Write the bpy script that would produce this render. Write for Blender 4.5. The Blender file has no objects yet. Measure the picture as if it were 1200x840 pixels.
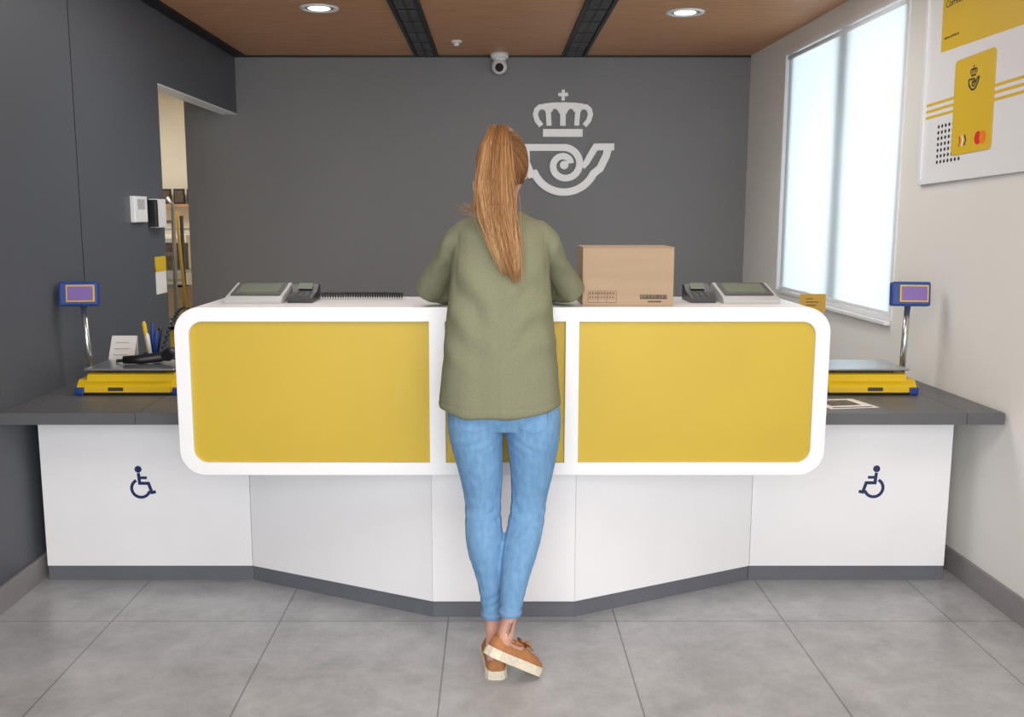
import bpy, bmesh, math, random
from mathutils import Vector, Matrix, noise
random.seed(7)
S = bpy.context.scene
COL = S.collection
try:
    S.view_settings.view_transform = 'Standard'
    S.view_settings.look = 'None'
except Exception:
    pass

# ------------------------------------------------------------------ materials
def lin(c):
    out = []
    for v in c:
        v = v / 255.0
        out.append(v / 12.92 if v <= 0.04045 else ((v + 0.055) / 1.055) ** 2.4)
    return tuple(out) + (1.0,)

def mat(name, rgb, rough=0.5, metal=0.0, var=0.0, nscale=6.0, stretch=(1, 1, 1), bump=0.0,
        bscale=60.0, emit=None, estr=0.0, spec=0.5, rgb2=None, rot=None):
    m = bpy.data.materials.new(name)
    m.use_nodes = True
    nt = m.node_tree
    b = nt.nodes['Principled BSDF']
    b.inputs['Roughness'].default_value = rough
    b.inputs['Metallic'].default_value = metal
    b.inputs['Specular IOR Level'].default_value = spec
    col = lin(rgb)
    b.inputs['Base Color'].default_value = col
    tc = nt.nodes.new('ShaderNodeTexCoord')
    mp = nt.nodes.new('ShaderNodeMapping')
    mp.inputs['Scale'].default_value = stretch
    if rot:
        mp.inputs['Rotation'].default_value = rot
    nt.links.new(tc.outputs['Object'], mp.inputs['Vector'])
    nz = nt.nodes.new('ShaderNodeTexNoise')
    nz.inputs['Scale'].default_value = nscale
    nz.inputs['Detail'].default_value = 6
    nt.links.new(mp.outputs['Vector'], nz.inputs['Vector'])
    mx = nt.nodes.new('ShaderNodeMix')
    mx.data_type = 'RGBA'
    c2 = lin(rgb2) if rgb2 else tuple(min(1, x * (1 + var)) for x in col[:3]) + (1,)
    c1 = col if rgb2 else tuple(x * (1 - var) for x in col[:3]) + (1,)
    mx.inputs[6].default_value = c1
    mx.inputs[7].default_value = c2
    cr = nt.nodes.new('ShaderNodeMapRange')
    cr.inputs[1].default_value = 0.32
    cr.inputs[2].default_value = 0.68
    nt.links.new(nz.outputs['Fac'], cr.inputs[0])
    nt.links.new(cr.outputs[0], mx.inputs[0])
    nt.links.new(mx.outputs[2], b.inputs['Base Color'])
    if bump > 0:
        n2 = nt.nodes.new('ShaderNodeTexNoise')
        n2.inputs['Scale'].default_value = bscale
        n2.inputs['Detail'].default_value = 3
        nt.links.new(mp.outputs['Vector'], n2.inputs['Vector'])
        bp = nt.nodes.new('ShaderNodeBump')
        bp.inputs['Strength'].default_value = bump
        bp.inputs['Distance'].default_value = 0.004
        nt.links.new(n2.outputs['Fac'], bp.inputs['Height'])
        nt.links.new(bp.outputs['Normal'], b.inputs['Normal'])
    if emit:
        b.inputs['Emission Color'].default_value = lin(emit)
        b.inputs['Emission Strength'].default_value = estr
    return m

M = {}
M['white'] = mat('white_laminate', (243, 243, 245), 0.36, var=0.012)
M['fascia'] = mat('fascia_white', (234, 235, 237), 0.3, var=0.01)
M['yellow'] = mat('yellow_laminate', (190, 163, 42), 0.5, var=0.05, nscale=1.5)
M['greytop'] = mat('grey_worktop', (90, 91, 94), 0.42, var=0.06, nscale=8, bump=0.05)
M['kick'] = mat('grey_kick', (102, 105, 113), 0.4, var=0.05)
M['symbol'] = mat('navy_vinyl', (22, 42, 92), 0.4)
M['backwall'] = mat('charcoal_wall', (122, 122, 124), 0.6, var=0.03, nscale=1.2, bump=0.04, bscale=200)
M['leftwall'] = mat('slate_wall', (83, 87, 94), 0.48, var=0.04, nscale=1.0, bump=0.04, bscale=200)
M['rightwall'] = mat('cream_wall', (226, 225, 220), 0.75, var=0.015, nscale=2, bump=0.08, bscale=150)
M['offwhite'] = mat('storage_wall', (236, 228, 212), 0.8, var=0.02)
M['skirt'] = mat('taupe_skirting', (138, 135, 135), 0.5, var=0.05, nscale=10)
M['wood'] = mat('ceiling_wood', (178, 130, 92), 0.5, rgb2=(200, 148, 108), nscale=5, stretch=(1, 12, 1))
M['black'] = mat('black_metal', (16, 16, 18), 0.5, var=0.1)
M['blackpl'] = mat('black_plastic', (24, 25, 28), 0.35, var=0.1)
M['slat'] = mat('slat_grey', (58, 58, 62), 0.4)
M['logo'] = mat('wall_letter_white', (254, 254, 254), 0.6, var=0.003)
M['plwhite'] = mat('white_plastic', (228, 229, 230), 0.35)
M['lens'] = mat('dark_lens', (12, 12, 14), 0.1)
M['frame'] = mat('white_frame', (232, 234, 236), 0.35)
M['card'] = mat('cardboard', (168, 146, 121), 0.85, var=0.04, nscale=4, stretch=(1, 1, 8), bump=0.05, spec=0.2)
M['carddk'] = mat('cardboard_print', (98, 80, 64), 0.8)
M['scaley'] = mat('scale_yellow', (222, 186, 16), 0.4, var=0.03)
M['steel'] = mat('brushed_steel', (190, 192, 196), 0.28, metal=0.9, var=0.05, nscale=20, stretch=(1, 20, 1))
M['chrome'] = mat('chrome_pole', (200, 202, 206), 0.2, metal=0.9)
M['blue'] = mat('display_blue', (30, 66, 140), 0.4)
M['lcd'] = mat('lcd_purple', (110, 84, 150), 0.3, emit=(120, 90, 160), estr=0.2)
M['lcdg'] = mat('lcd_green', (108, 122, 104), 0.25)
M['padgrey'] = mat('pad_grey', (176, 178, 178), 0.4)
M['paddk'] = mat('pad_bezel', (60, 62, 64), 0.35)
M['paper'] = mat('paper', (230, 228, 223), 0.8)
M['ink'] = mat('ink', (40, 40, 46), 0.7)
M['gold'] = mat('card_yellow', (220, 184, 38), 0.5)
M['red'] = mat('red', (215, 40, 30), 0.5)
M['orange'] = mat('orange', (240, 130, 30), 0.5)
M['signy'] = mat('sign_ochre', (190, 150, 50), 0.5)
M['poster'] = mat('poster_paper', (232, 233, 235), 0.4)
M['skin'] = mat('skin', (206, 158, 140), 0.55, var=0.05, nscale=12)
M['tattoo'] = mat('tattoo_ink', (122, 98, 94), 0.6)
M['suede'] = mat('tan_suede', (172, 120, 80), 0.9, var=0.1, nscale=40, bump=0.2, bscale=300, spec=0.15)
M['sole'] = mat('sole_cream', (222, 213, 194), 0.7, var=0.14, nscale=160)
M['tie'] = mat('hair_tie', (52, 32, 24), 0.7)
M['denim_seam'] = mat('denim_seam', (114, 150, 188), 0.8)
M['knit'] = mat('olive_knit', (115, 117, 94), 0.95, rgb2=(132, 133, 110), nscale=200, stretch=(1, 1, 5), bump=0.05, bscale=500, spec=0.1)
M['jean'] = mat('light_denim', (102, 144, 184), 0.9, rgb2=(118, 158, 195), nscale=70, stretch=(1, 1, .35), bump=0.10, bscale=600, spec=0.1)
M['alu'] = mat('ladder_aluminium', (150, 148, 140), 0.35, metal=0.7)
M['photo'] = mat('photo_dark', (90, 80, 70), 0.5, var=0.4, nscale=40)
M['eye'] = mat('eye_white', (230, 228, 225), 0.2)

# translucent blind
mb_ = bpy.data.materials.new('roller_blind_fabric'); mb_.use_nodes = True
nt = mb_.node_tree; nt.nodes.clear()
o_ = nt.nodes.new('ShaderNodeOutputMaterial'); t_ = nt.nodes.new('ShaderNodeBsdfTranslucent'); d_ = nt.nodes.new('ShaderNodeBsdfDiffuse')
mix_ = nt.nodes.new('ShaderNodeMixShader'); mix_.inputs[0].default_value = 0.35
t_.inputs[0].default_value = (0.81, 0.865, 0.885, 1); d_.inputs[0].default_value = (0.82, 0.86, 0.88, 1)
nt.links.new(t_.outputs[0], mix_.inputs[1]); nt.links.new(d_.outputs[0], mix_.inputs[2]); nt.links.new(mix_.outputs[0], o_.inputs[0])
M['blind'] = mb_
gl = bpy.data.materials.new('window_glass'); gl.use_nodes = True
nt = gl.node_tree; nt.nodes.clear()
o_ = nt.nodes.new('ShaderNodeOutputMaterial'); t_ = nt.nodes.new('ShaderNodeBsdfTransparent'); g_ = nt.nodes.new('ShaderNodeBsdfGlossy')
g_.inputs['Roughness'].default_value = 0.02
mix_ = nt.nodes.new('ShaderNodeMixShader'); mix_.inputs[0].default_value = 0.06
nt.links.new(t_.outputs[0], mix_.inputs[1]); nt.links.new(g_.outputs[0], mix_.inputs[2]); nt.links.new(mix_.outputs[0], o_.inputs[0])
M['glass'] = gl
M['lamp'] = mat('lamp_diffuser', (255, 250, 240), 0.5, emit=(255, 246, 232), estr=3.0)

# hair: per strand colour attribute
hm = bpy.data.materials.new('auburn_hair'); hm.use_nodes = True
nt = hm.node_tree; b = nt.nodes['Principled BSDF']
at = nt.nodes.new('ShaderNodeAttribute'); at.attribute_name = 'tone'
rp = nt.nodes.new('ShaderNodeValToRGB')
rp.color_ramp.elements[0].color = lin((66, 44, 31)); rp.color_ramp.elements[0].position = 0.0
rp.color_ramp.elements[1].color = lin((234, 200, 152)); rp.color_ramp.elements[1].position = 1.0
e = rp.color_ramp.elements.new(0.5); e.color = lin((160, 113, 67))
nt.links.new(at.outputs['Fac'], rp.inputs[0]); nt.links.new(rp.outputs[0], b.inputs['Base Color'])
b.inputs['Roughness'].default_value = 0.5; b.inputs['Specular IOR Level'].default_value = 0.35
M['hair'] = hm

# floor tiles
fm = bpy.data.materials.new('porcelain_floor_tiles'); fm.use_nodes = True
nt = fm.node_tree; b = nt.nodes['Principled BSDF']
tc = nt.nodes.new('ShaderNodeTexCoord'); mp = nt.nodes.new('ShaderNodeMapping')
mp.inputs['Location'].default_value = (0.1615 + 6.0, -3.265 + 12.0, 0)
nt.links.new(tc.outputs['Object'], mp.inputs['Vector'])
br = nt.nodes.new('ShaderNodeTexBrick'); br.offset = 0.0; br.squash = 1.0
br.inputs['Scale'].default_value = 1.0; br.inputs['Brick Width'].default_value = 0.6; br.inputs['Row Height'].default_value = 1.2
br.inputs['Mortar Size'].default_value = 0.0028; br.inputs['Mortar Smooth'].default_value = 0.0; br.inputs['Bias'].default_value = 0.0
br.inputs['Color1'].default_value = (0.94, 0.94, 0.94, 1); br.inputs['Color2'].default_value = (1, 1, 1, 1); br.inputs['Mortar'].default_value = (0.50, 0.50, 0.50, 1)
nt.links.new(mp.outputs['Vector'], br.inputs['Vector'])
n1 = nt.nodes.new('ShaderNodeTexNoise'); n1.inputs['Scale'].default_value = 5.0; n1.inputs['Detail'].default_value = 12; n1.inputs['Roughness'].default_value = 0.78; n1.inputs['Distortion'].default_value = 0.2
nt.links.new(tc.outputs['Object'], n1.inputs['Vector'])
r1 = nt.nodes.new('ShaderNodeValToRGB')
r1.color_ramp.elements[0].position = 0.32; r1.color_ramp.elements[0].color = lin((150, 151, 153))
r1.color_ramp.elements[1].position = 0.66; r1.color_ramp.elements[1].color = lin((186, 187, 189))
nt.links.new(n1.outputs['Fac'], r1.inputs[0])
mu = nt.nodes.new('ShaderNodeMix'); mu.data_type = 'RGBA'; mu.blend_type = 'MULTIPLY'; mu.inputs[0].default_value = 1
nt.links.new(r1.outputs[0], mu.inputs[6]); nt.links.new(br.outputs['Color'], mu.inputs[7])
nt.links.new(mu.outputs[2], b.inputs['Base Color'])
b.inputs['Roughness'].default_value = 0.28; b.inputs['Specular IOR Level'].default_value = 0.5
bp = nt.nodes.new('ShaderNodeBump'); bp.inputs['Strength'].default_value = 0.4; bp.inputs['Distance'].default_value = 0.002; bp.invert = True
nt.links.new(br.outputs['Fac'], bp.inputs['Height']); nt.links.new(bp.outputs['Normal'], b.inputs['Normal'])
M['floor'] = fm

# ------------------------------------------------------------------ mesh builder
class MB:
    def __init__(self):
        self.bm = bmesh.new(); self.mats = []
    def mi(self, m):
        if isinstance(m, str): m = M[m]
        if m not in self.mats: self.mats.append(m)
        return self.mats.index(m)
    def add(self, vs, fs, m, smooth=False):
        k = self.mi(m)
        bv = [self.bm.verts.new(v) for v in vs]
        out = []
        for f in fs:
            try:
                fc = self.bm.faces.new([bv[i] for i in f])
            except ValueError:
                continue
            fc.material_index = k; fc.smooth = smooth; out.append(fc)
        return bv, out
    def box(self, x0, x1, y0, y1, z0, z1, m, bev=0.0, T=None, seg=2):
        vs = [Vector(p) for p in ((x0,y0,z0),(x1,y0,z0),(x1,y1,z0),(x0,y1,z0),(x0,y0,z1),(x1,y0,z1),(x1,y1,z1),(x0,y1,z1))]
        if T is not None: vs = [(T @ v) if isinstance(T, Matrix) else T(v) for v in vs]
        fs = [(0,3,2,1),(4,5,6,7),(0,1,5,4),(1,2,6,5),(2,3,7,6),(3,0,4,7)]
        bv, bf = self.add(vs, fs, m)
        if bev > 0:
            es = list({e for f in bf for e in f.edges})
            bmesh.ops.bevel(self.bm, geom=bv + es, offset=bev, segments=seg, affect='EDGES', profile=0.5, material=-1)
        return self
    def prism(self, pts, z0, z1, m, T=None):
        n = len(pts)
        vs = [Vector((p[0], p[1], z0)) for p in pts] + [Vector((p[0], p[1], z1)) for p in pts]
        if T is not None: vs = [(T @ v) if isinstance(T, Matrix) else T(v) for v in vs]
        fs = [tuple(range(n))[::-1], tuple(range(n, 2*n))] + [(i, (i+1) % n, n+(i+1) % n, n+i) for i in range(n)]
        self.add(vs, fs, m); return self
    def tube(self, pts, rad, m, n=12, caps=True, smooth=True, flat=1.0, up=None):
        pts = [Vector(p) for p in pts]
        if not isinstance(rad, (list, tuple)): rad = [rad] * len(pts)
        vs, fs = [], []
        ref = Vector(up) if up is not None else None
        prev = None
        for i, p in enumerate(pts):
            t = (pts[min(i+1, len(pts)-1)] - pts[max(i-1, 0)]).normalized()
            if prev is None:
                a = ref if ref is not None else (Vector((0, 0, 1)) if abs(t.z) < 0.9 else Vector((0, 1, 0)))
            else: a = prev
            a = (a - t * a.dot(t)).normalized(); prev = a
            c = t.cross(a)
            for k in range(n):
                an = 2 * math.pi * k / n
                vs.append(p + c * math.cos(an) * rad[i] + a * math.sin(an) * rad[i] * flat)
        for i in range(len(pts)-1):
            for k in range(n):
                fs.append((i*n+k, i*n+(k+1) % n, (i+1)*n+(k+1) % n, (i+1)*n+k))
        bv, bf = self.add(vs, fs, m, smooth)
        if caps:
            kk = self.mi(m)
            for rng in (range(n), range((len(pts)-1)*n, len(pts)*n)):
                try:
                    f = self.bm.faces.new([bv[i] for i in rng]); f.material_index = kk
                except ValueError: pass
        return self
    def cyl(self, p0, p1, r0, r1, m, n=28, smooth=True):
        return self.tube([p0, p1], [r0, r1], m, n, True, smooth)
    def loft(self, secs, m, n=32, ex=2.0, smooth=True):
        # horizontal rings: (z,cx,cy,rx,ry)
        vs, fs = [], []
        for (z, cx, cy, rx, ry) in secs:
            for k in range(n):
                a = 2*math.pi*k/n
                c, s = math.cos(a), math.sin(a)
                vs.append((cx + rx*math.copysign(abs(c)**(2/ex), c), cy + ry*math.copysign(abs(s)**(2/ex), s), z))
        L = len(secs)
        for i in range(L-1):
            for k in range(n):
                fs.append((i*n+k, i*n+(k+1) % n, (i+1)*n+(k+1) % n, (i+1)*n+k))
        fs.append(tuple(range(n))[::-1]); fs.append(tuple(range((L-1)*n, L*n)))
        self.add(vs, fs, m, smooth); return self
    def ell(self, c, r, m, nu=24, nv=16, T=None):
        vs, fs = [], []
        for j in range(nv+1):
            th = math.pi*j/nv
            for k in range(nu):
                a = 2*math.pi*k/nu
                v = Vector((r[0]*math.sin(th)*math.cos(a), r[1]*math.sin(th)*math.sin(a), r[2]*math.cos(th)))
                if T is not None: v = T @ v
                vs.append(v + Vector(c))
        for j in range(nv):
            for k in range(nu):
                fs.append((j*nu+k, j*nu+(k+1) % nu, (j+1)*nu+(k+1) % nu, (j+1)*nu+k))
        bv, _ = self.add(vs, fs, m, True)
        bmesh.ops.remove_doubles(self.bm, verts=bv, dist=1e-6)
        return self
    def ribbon(self, pts, w, f, m, o0=0.0, o1=0.01, closed=False):
        pts = [Vector(p) for p in pts]; n = len(pts); L, R = [], []
        if not isinstance(w, (list, tuple)): w = [w]*n
        for i, p in enumerate(pts):
            a = pts[(i-1) % n] if (closed or i > 0) else None
            c = pts[(i+1) % n] if (closed or i < n-1) else None
            d1 = (p-a).normalized() if a is not None else None
            d2 = (c-p).normalized() if c is not None else None
            if d1 is None: d1 = d2
            if d2 is None: d2 = d1
            t = (d1+d2).normalized(); nn = Vector((-t.y, t.x))
            k = max(0.5, nn.dot(Vector((-d1.y, d1.x))))
            L.append(p + nn*w[i]/2/k); R.append(p - nn*w[i]/2/k)
        vs = []
        for i in range(n):
            vs += [f(L[i].x, L[i].y, o0), f(R[i].x, R[i].y, o0), f(L[i].x, L[i].y, o1), f(R[i].x, R[i].y, o1)]
        fs = []
        for i in range(n if closed else n-1):
            j = (i+1) % n; a, b_ = 4*i, 4*j
            fs += [(a, b_, b_+1, a+1), (a+2, a+3, b_+3, b_+2), (a, a+2, b_+2, b_), (a+1, b_+1, b_+3, a+3)]
        if not closed:
            fs += [(0, 1, 3, 2), (4*n-4, 4*n-2, 4*n-1, 4*n-3)]
        self.add(vs, fs, m); return self
    def flat(self, pts, f, m, o0=0.0, o1=0.001):
        n = len(pts)
        vs = [f(p[0], p[1], o0) for p in pts] + [f(p[0], p[1], o1) for p in pts]
        fs = [tuple(range(n))[::-1], tuple(range(n, 2*n))] + [(i, (i+1) % n, n+(i+1) % n, n+i) for i in range(n)]
        self.add(vs, fs, m); return self
    def disc(self, cx, cy, r, f, m, o0=0.0, o1=0.001, n=24):
        return self.flat([(cx+r*math.cos(2*math.pi*k/n), cy+r*math.sin(2*math.pi*k/n)) for k in range(n)], f, m, o0, o1)
    def mesh(self, name):
        bmesh.ops.recalc_face_normals(self.bm, faces=self.bm.faces[:])
        me = bpy.data.meshes.new(name)
        self.bm.to_mesh(me); self.bm.free()
        for m in self.mats: me.materials.append(m)
        return me
    def obj(self, name, parent=None, label=None, cat=None, **kw):
        return put(bpy.data.objects.new(name, self.mesh(name)), parent, label, cat, **kw)

def put(o, parent=None, label=None, cat=None, **kw):
    COL.objects.link(o)
    if parent is not None:
        o.parent = parent
        o.matrix_parent_inverse = Matrix.Translation(world_loc(parent)).inverted()
    if label: o['label'] = label
    if cat: o['category'] = cat
    for k, v in kw.items(): o[k] = v
    return o
def world_loc(o):
    # every mesh is built in world coordinates with its origin at zero; only empties are offset
    return o.location if o.parent is None else Vector((0, 0, 0))
def empty(name, loc, label, cat, **kw):
    e = bpy.data.objects.new(name, None); e.empty_display_size = 0.05
    e.location = loc
    return put(e, None, label, cat, **kw)
def rrect(x0, x1, z0, z1, r, n=10, corners=(1, 1, 1, 1)):
    pts = []
    for (cx, cz, a0, on, px, pz) in ((x0+r, z0+r, 180, corners[0], x0, z0), (x1-r, z0+r, 270, corners[1], x1, z0), (x1-r, z1-r, 0, corners[2], x1, z1), (x0+r, z1-r, 90, corners[3], x0, z1)):
        if on and r > 0:
            for k in range(n+1):
                a = math.radians(a0 + 90*k/n); pts.append((cx+r*math.cos(a), cz+r*math.sin(a)))
        else: pts.append((px, pz))
    return pts
def curve_plate(name, outlines, yfront, depth, m, parent=None, bevel=0.0, **kw):
    cu = bpy.data.curves.new(name, 'CURVE'); cu.dimensions = '2D'; cu.fill_mode = 'BOTH'
    cu.extrude = depth/2 - bevel; cu.bevel_depth = bevel; cu.bevel_resolution = 2
    cu.offset = -bevel
    for o in outlines:
        sp = cu.splines.new('POLY'); sp.points.add(len(o)-1); sp.use_cyclic_u = True
        for i, p in enumerate(o): sp.points[i].co = (p[0], p[1], 0, 1)
    ob = bpy.data.objects.new('tmp', cu); COL.objects.link(ob)
    dg = bpy.context.evaluated_depsgraph_get()
    me = bpy.data.meshes.new_from_object(ob.evaluated_get(dg))
    bpy.data.objects.remove(ob)
    me.transform(Matrix.Translation((0, yfront+depth/2, 0)) @ Matrix.Rotation(math.radians(90), 4, 'X'))
    me.materials.clear(); me.materials.append(M[m]); me.name = name
    return put(bpy.data.objects.new(name, me), parent, **kw)
def text_obj(name, s, size, X, m, parent=None, extr=0.0004, align='LEFT', **kw):
    cu = bpy.data.curves.new(name, 'FONT'); cu.body = s; cu.size = size; cu.extrude = extr; cu.align_x = align
    ob = bpy.data.objects.new('tmp', cu); COL.objects.link(ob)
    dg = bpy.context.evaluated_depsgraph_get()
    me = bpy.data.meshes.new_from_object(ob.evaluated_get(dg))
    bpy.data.objects.remove(ob)
    me.transform(X); me.materials.clear(); me.materials.append(M[m]); me.name = name
    return put(bpy.data.objects.new(name, me), parent, **kw)

# ------------------------------------------------------------------ camera
F = 1130.0; CH = 1.44
cam = bpy.data.cameras.new('camera'); cam.sensor_width = 36; cam.sensor_fit = 'HORIZONTAL'
cam.lens = F/1200*36; cam.shift_x = 22/1200
co = bpy.data.objects.new('camera', cam); COL.objects.link(co)
co.location = (0, 0, CH); co.rotation_euler = (math.radians(90-8.56), 0, 0)
S.camera = co

# ------------------------------------------------------------------ room shell
ZC = 2.525; YB = 6.95
def rw(v):  # right wall is a degree or so off square: x is measured from the wall face
    return Vector((1.87 - 0.0213*(v[1]-3.43) + v[0], v[1], v[2]))
MB().box(-4.4, 2.6, -1.2, 9.4, -0.08, 0, 'floor').obj('floor', kind='structure')
MB().box(-1.8, 2.1, -1.2, YB+0.1, ZC, ZC+0.08, 'wood').obj('ceiling', kind='structure')
MB().box(-2.17, 1.95, YB, YB+0.1, 0, ZC, 'backwall').obj('wall_back', kind='structure')
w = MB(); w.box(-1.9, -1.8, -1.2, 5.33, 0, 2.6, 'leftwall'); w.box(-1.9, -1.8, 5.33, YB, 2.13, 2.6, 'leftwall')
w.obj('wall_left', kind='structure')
w = MB(); w.box(-1.905, -1.799, 5.33, YB-0.001, 2.124, 2.13, 'frame'); w.obj('trim_1', kind='structure')
w = MB(); w.box(-1.8, -1.7985, 4.248, 4.252, 0.1, ZC, 'black'); w.obj('trim_2', kind='structure')
w = MB(); w.box(-1.8, -1.72, 2.0, YB, ZC-0.012, ZC-0.0005, 'black'); w.obj('trim_3', kind='structure')
w = MB(); w.box(-1.72, 1.79, YB-0.02, YB, ZC-0.012, ZC-0.0005, 'black'); w.obj('trim_4', kind='structure')
WT = 2.425; WB = 0.945; WY1 = 6.18
w = MB()
w.box(0, 0.25, -1.2, YB+0.1, 0, WB, 'rightwall', T=rw); w.box(0, 0.25, -1.2, YB+0.1, WT, 2.6, 'rightwall', T=rw)
w.box(0, 0.25, -1.2, 4.45, WB, WT, 'rightwall', T=rw); w.box(0, 0.25, WY1, YB+0.1, WB, WT, 'rightwall', T=rw)
w.obj('wall_right', kind='structure')
MB().box(-0.014, 0, -1.2, YB, 0, 0.095, 'skirt', T=rw, bev=0.002).obj('baseboard_right', kind='structure')
MB().box(-1.8, -1.786, -1.2, 5.33, 0, 0.095, 'skirt', bev=0.002).obj('baseboard_left', kind='structure')
# storage room seen through the opening
MB().box(-4.3, -1.8, 9.2, 9.3, 0, 2.6, 'offwhite').obj('wall_storage_back', kind='structure')
MB().box(-4.4, -4.3, 4.7, 9.3, 0, 2.6, 'offwhite').obj('wall_storage_left', kind='structure')
MB().box(-4.3, -1.9, 4.7, 4.8, 0, 2.6, 'offwhite').obj('wall_storage_front', kind='structure')
MB().box(-1.9, -1.8, 7.05, 9.2, 0, 2.6, 'offwhite').obj('wall_storage_right', kind='structure')
MB().box(-4.4, -1.8, 4.7, 9.3, 2.6, 2.66, 'offwhite').obj('ceiling_storage', kind='structure')

# window
win = MB()
for a in ((4.45, 4.475), (WY1-0.025, WY1)):
    win.box(-0.006, 0.14, a[0], a[1], WB, WT, 'frame', T=rw)
win.box(-0.006, 0.14, 4.475, WY1-0.025, WT-0.022, WT, 'frame', T=rw); win.box(-0.006, 0.14, 4.475, WY1-0.025, WB, WB+0.018, 'frame', T=rw)
win.box(0.06, 0.11, 5.20, 5.34, WB+0.018, WT-0.022, 'frame', T=rw)
win.box(0.05, 0.10, WY1-0.11, WY1-0.025, WB+0.018, WT-0.022, 'frame', T=rw)
win.box(0.05, 0.10, 4.475, 4.53, WB+0.018, WT-0.022, 'frame', T=rw)
win.box(0.09, 0.096, 4.475, WY1-0.025, WB+0.018, WT-0.022, 'glass', T=rw)
win.obj('window_1', kind='structure')
bl = empty('roller_blind', (1.84, 5.35, 2.33), 'white translucent roller blind pulled down over the bright window', 'roller blind')
MB().box(0.012, 0.0135, 4.485, WY1-0.035, 0.975, WT-0.03, 'blind', T=rw).obj('fabric', bl)
MB().box(0.004, 0.022, 4.485, WY1-0.035, 0.966, 0.984, 'frame', T=rw, bev=0.003).obj('bottom_rail', bl)
t = MB(); t.tube([rw(Vector((0.016, 4.48, WT-0.04))), rw(Vector((0.016, WY1-0.03, WT-0.04)))], 0.014, 'frame', 16); t.obj('roller_tube', bl)
sill = MB(); sill.box(-0.03, 0.0, 4.46, 5.40, 0.923, 0.943, 'frame', T=rw, bev=0.004); sill.obj('trim_5', kind='structure')

# ------------------------------------------------------------------ ceiling fittings
for i, (x0, x1) in enumerate(((-0.545, -0.38), (0.475, 0.64))):
    v = empty('air_vent', ((x0+x1)/2, 5.4, ZC), 'long black linear ceiling air vent with thin slats', 'air vent', group='ceiling air vents')
    f_ = MB()
    f_.box(x0, x0+0.022, 3.6, 6.92, ZC-0.012, ZC-0.0005, 'black'); f_.box(x1-0.022, x1, 3.6, 6.92, ZC-0.012, ZC-0.0005, 'black')
    f_.box(x0+0.022, x1-0.022, 3.6, 6.92, ZC-0.003, ZC-0.0005, 'black'); f_.obj('vent_frame', v)
    g_ = MB()
    y = 3.65
    while y < 6.9:
        if (int((y-3.65)/0.028) % 12) not in (0, 1): g_.box(x0+0.03, x1-0.03, y, y+0.010, ZC-0.010, ZC-0.003, 'slat')
        y += 0.028
    g_.box((x0+x1)/2-0.004, (x0+x1)/2+0.004, 3.62, 6.9, ZC-0.011, ZC-0.003, 'black')
    g_.obj('vent_slats', v)
for (x, y) in ((-0.93, 5.37), (1.047, 5.48)):
    v = empty('downlight', (x, y, ZC), 'round recessed ceiling downlight with white rim, switched on', 'ceiling light', group='recessed ceiling downlights')
    t = MB()
    n = 40; ro, ri = 0.105, 0.082
    vs, fs = [], []
    for k in range(n):
        a = 2*math.pi*k/n; c, s = math.cos(a), math.sin(a)
        vs += [(x+ro*c, y+ro*s, ZC-0.001), (x+(ro-0.004)*c, y+(ro-0.004)*s, ZC-0.008), (x+ri*c, y+ri*s, ZC-0.008), (x+(ri-0.006)*c, y+(ri-0.006)*s, ZC-0.002)]
    for k in range(n):
        a, b_ = 4*k, 4*((k+1) % n)
        for j in range(3): fs.append((a+j, b_+j, b_+j+1, a+j+1))
    t.add(vs, fs, 'plwhite', True); t.obj('lamp_rim', v)
    t = MB(); t.cyl((x, y, ZC-0.004), (x, y, ZC-0.001), 0.078, 0.078, 'steel', 32); t.obj('reflector', v)
    t = MB(); t.cyl((x, y, ZC-0.0065), (x, y, ZC-0.004), 0.055, 0.06, 'lamp', 32); t.obj('lamp_diffuser', v)
    L = bpy.data.lights.new('downlight_lamp', 'SPOT'); L.energy = 32; L.spot_size = math.radians(130); L.spot_blend = 1; L.shadow_soft_size = 0.06; L.color = (1, 0.97, 0.92)
    lo = bpy.data.objects.new('downlight_lamp', L); COL.objects.link(lo); lo.location = (x, y, ZC-0.02)
t = MB(); t.cyl((-0.234, 6.37, ZC), (-0.234, 6.37, ZC-0.012), 0.035, 0.032, 'plwhite'); t.cyl((-0.234, 6.37, ZC-0.0115), (-0.234, 6.37, ZC-0.03), 0.014, 0.018, 'plwhite')
t.obj('smoke_detector', None, 'small round white sensor fixed to the wooden ceiling', 'sensor')
v = empty('security_camera', (0.042, 6.86, ZC), 'white dome security camera hanging from the ceiling edge', 'security camera')
t = MB(); t.cyl((0.042, 6.85, ZC), (0.042, 6.85, ZC-0.035), 0.064, 0.06, 'plwhite'); t.cyl((0.042, 6.85, ZC-0.034), (0.042, 6.85, ZC-0.05), 0.05, 0.04, 'plwhite'); t.obj('camera_base', v)
t = MB(); t.ell((0.042, 6.84, ZC-0.088), (0.054, 0.054, 0.054), 'plwhite'); t.obj('camera_ball', v)
t = MB(); t.cyl((0.042, 6.80, ZC-0.10), (0.042, 6.782, ZC-0.106), 0.03, 0.027, 'lens'); t.obj('lens', v)

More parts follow.
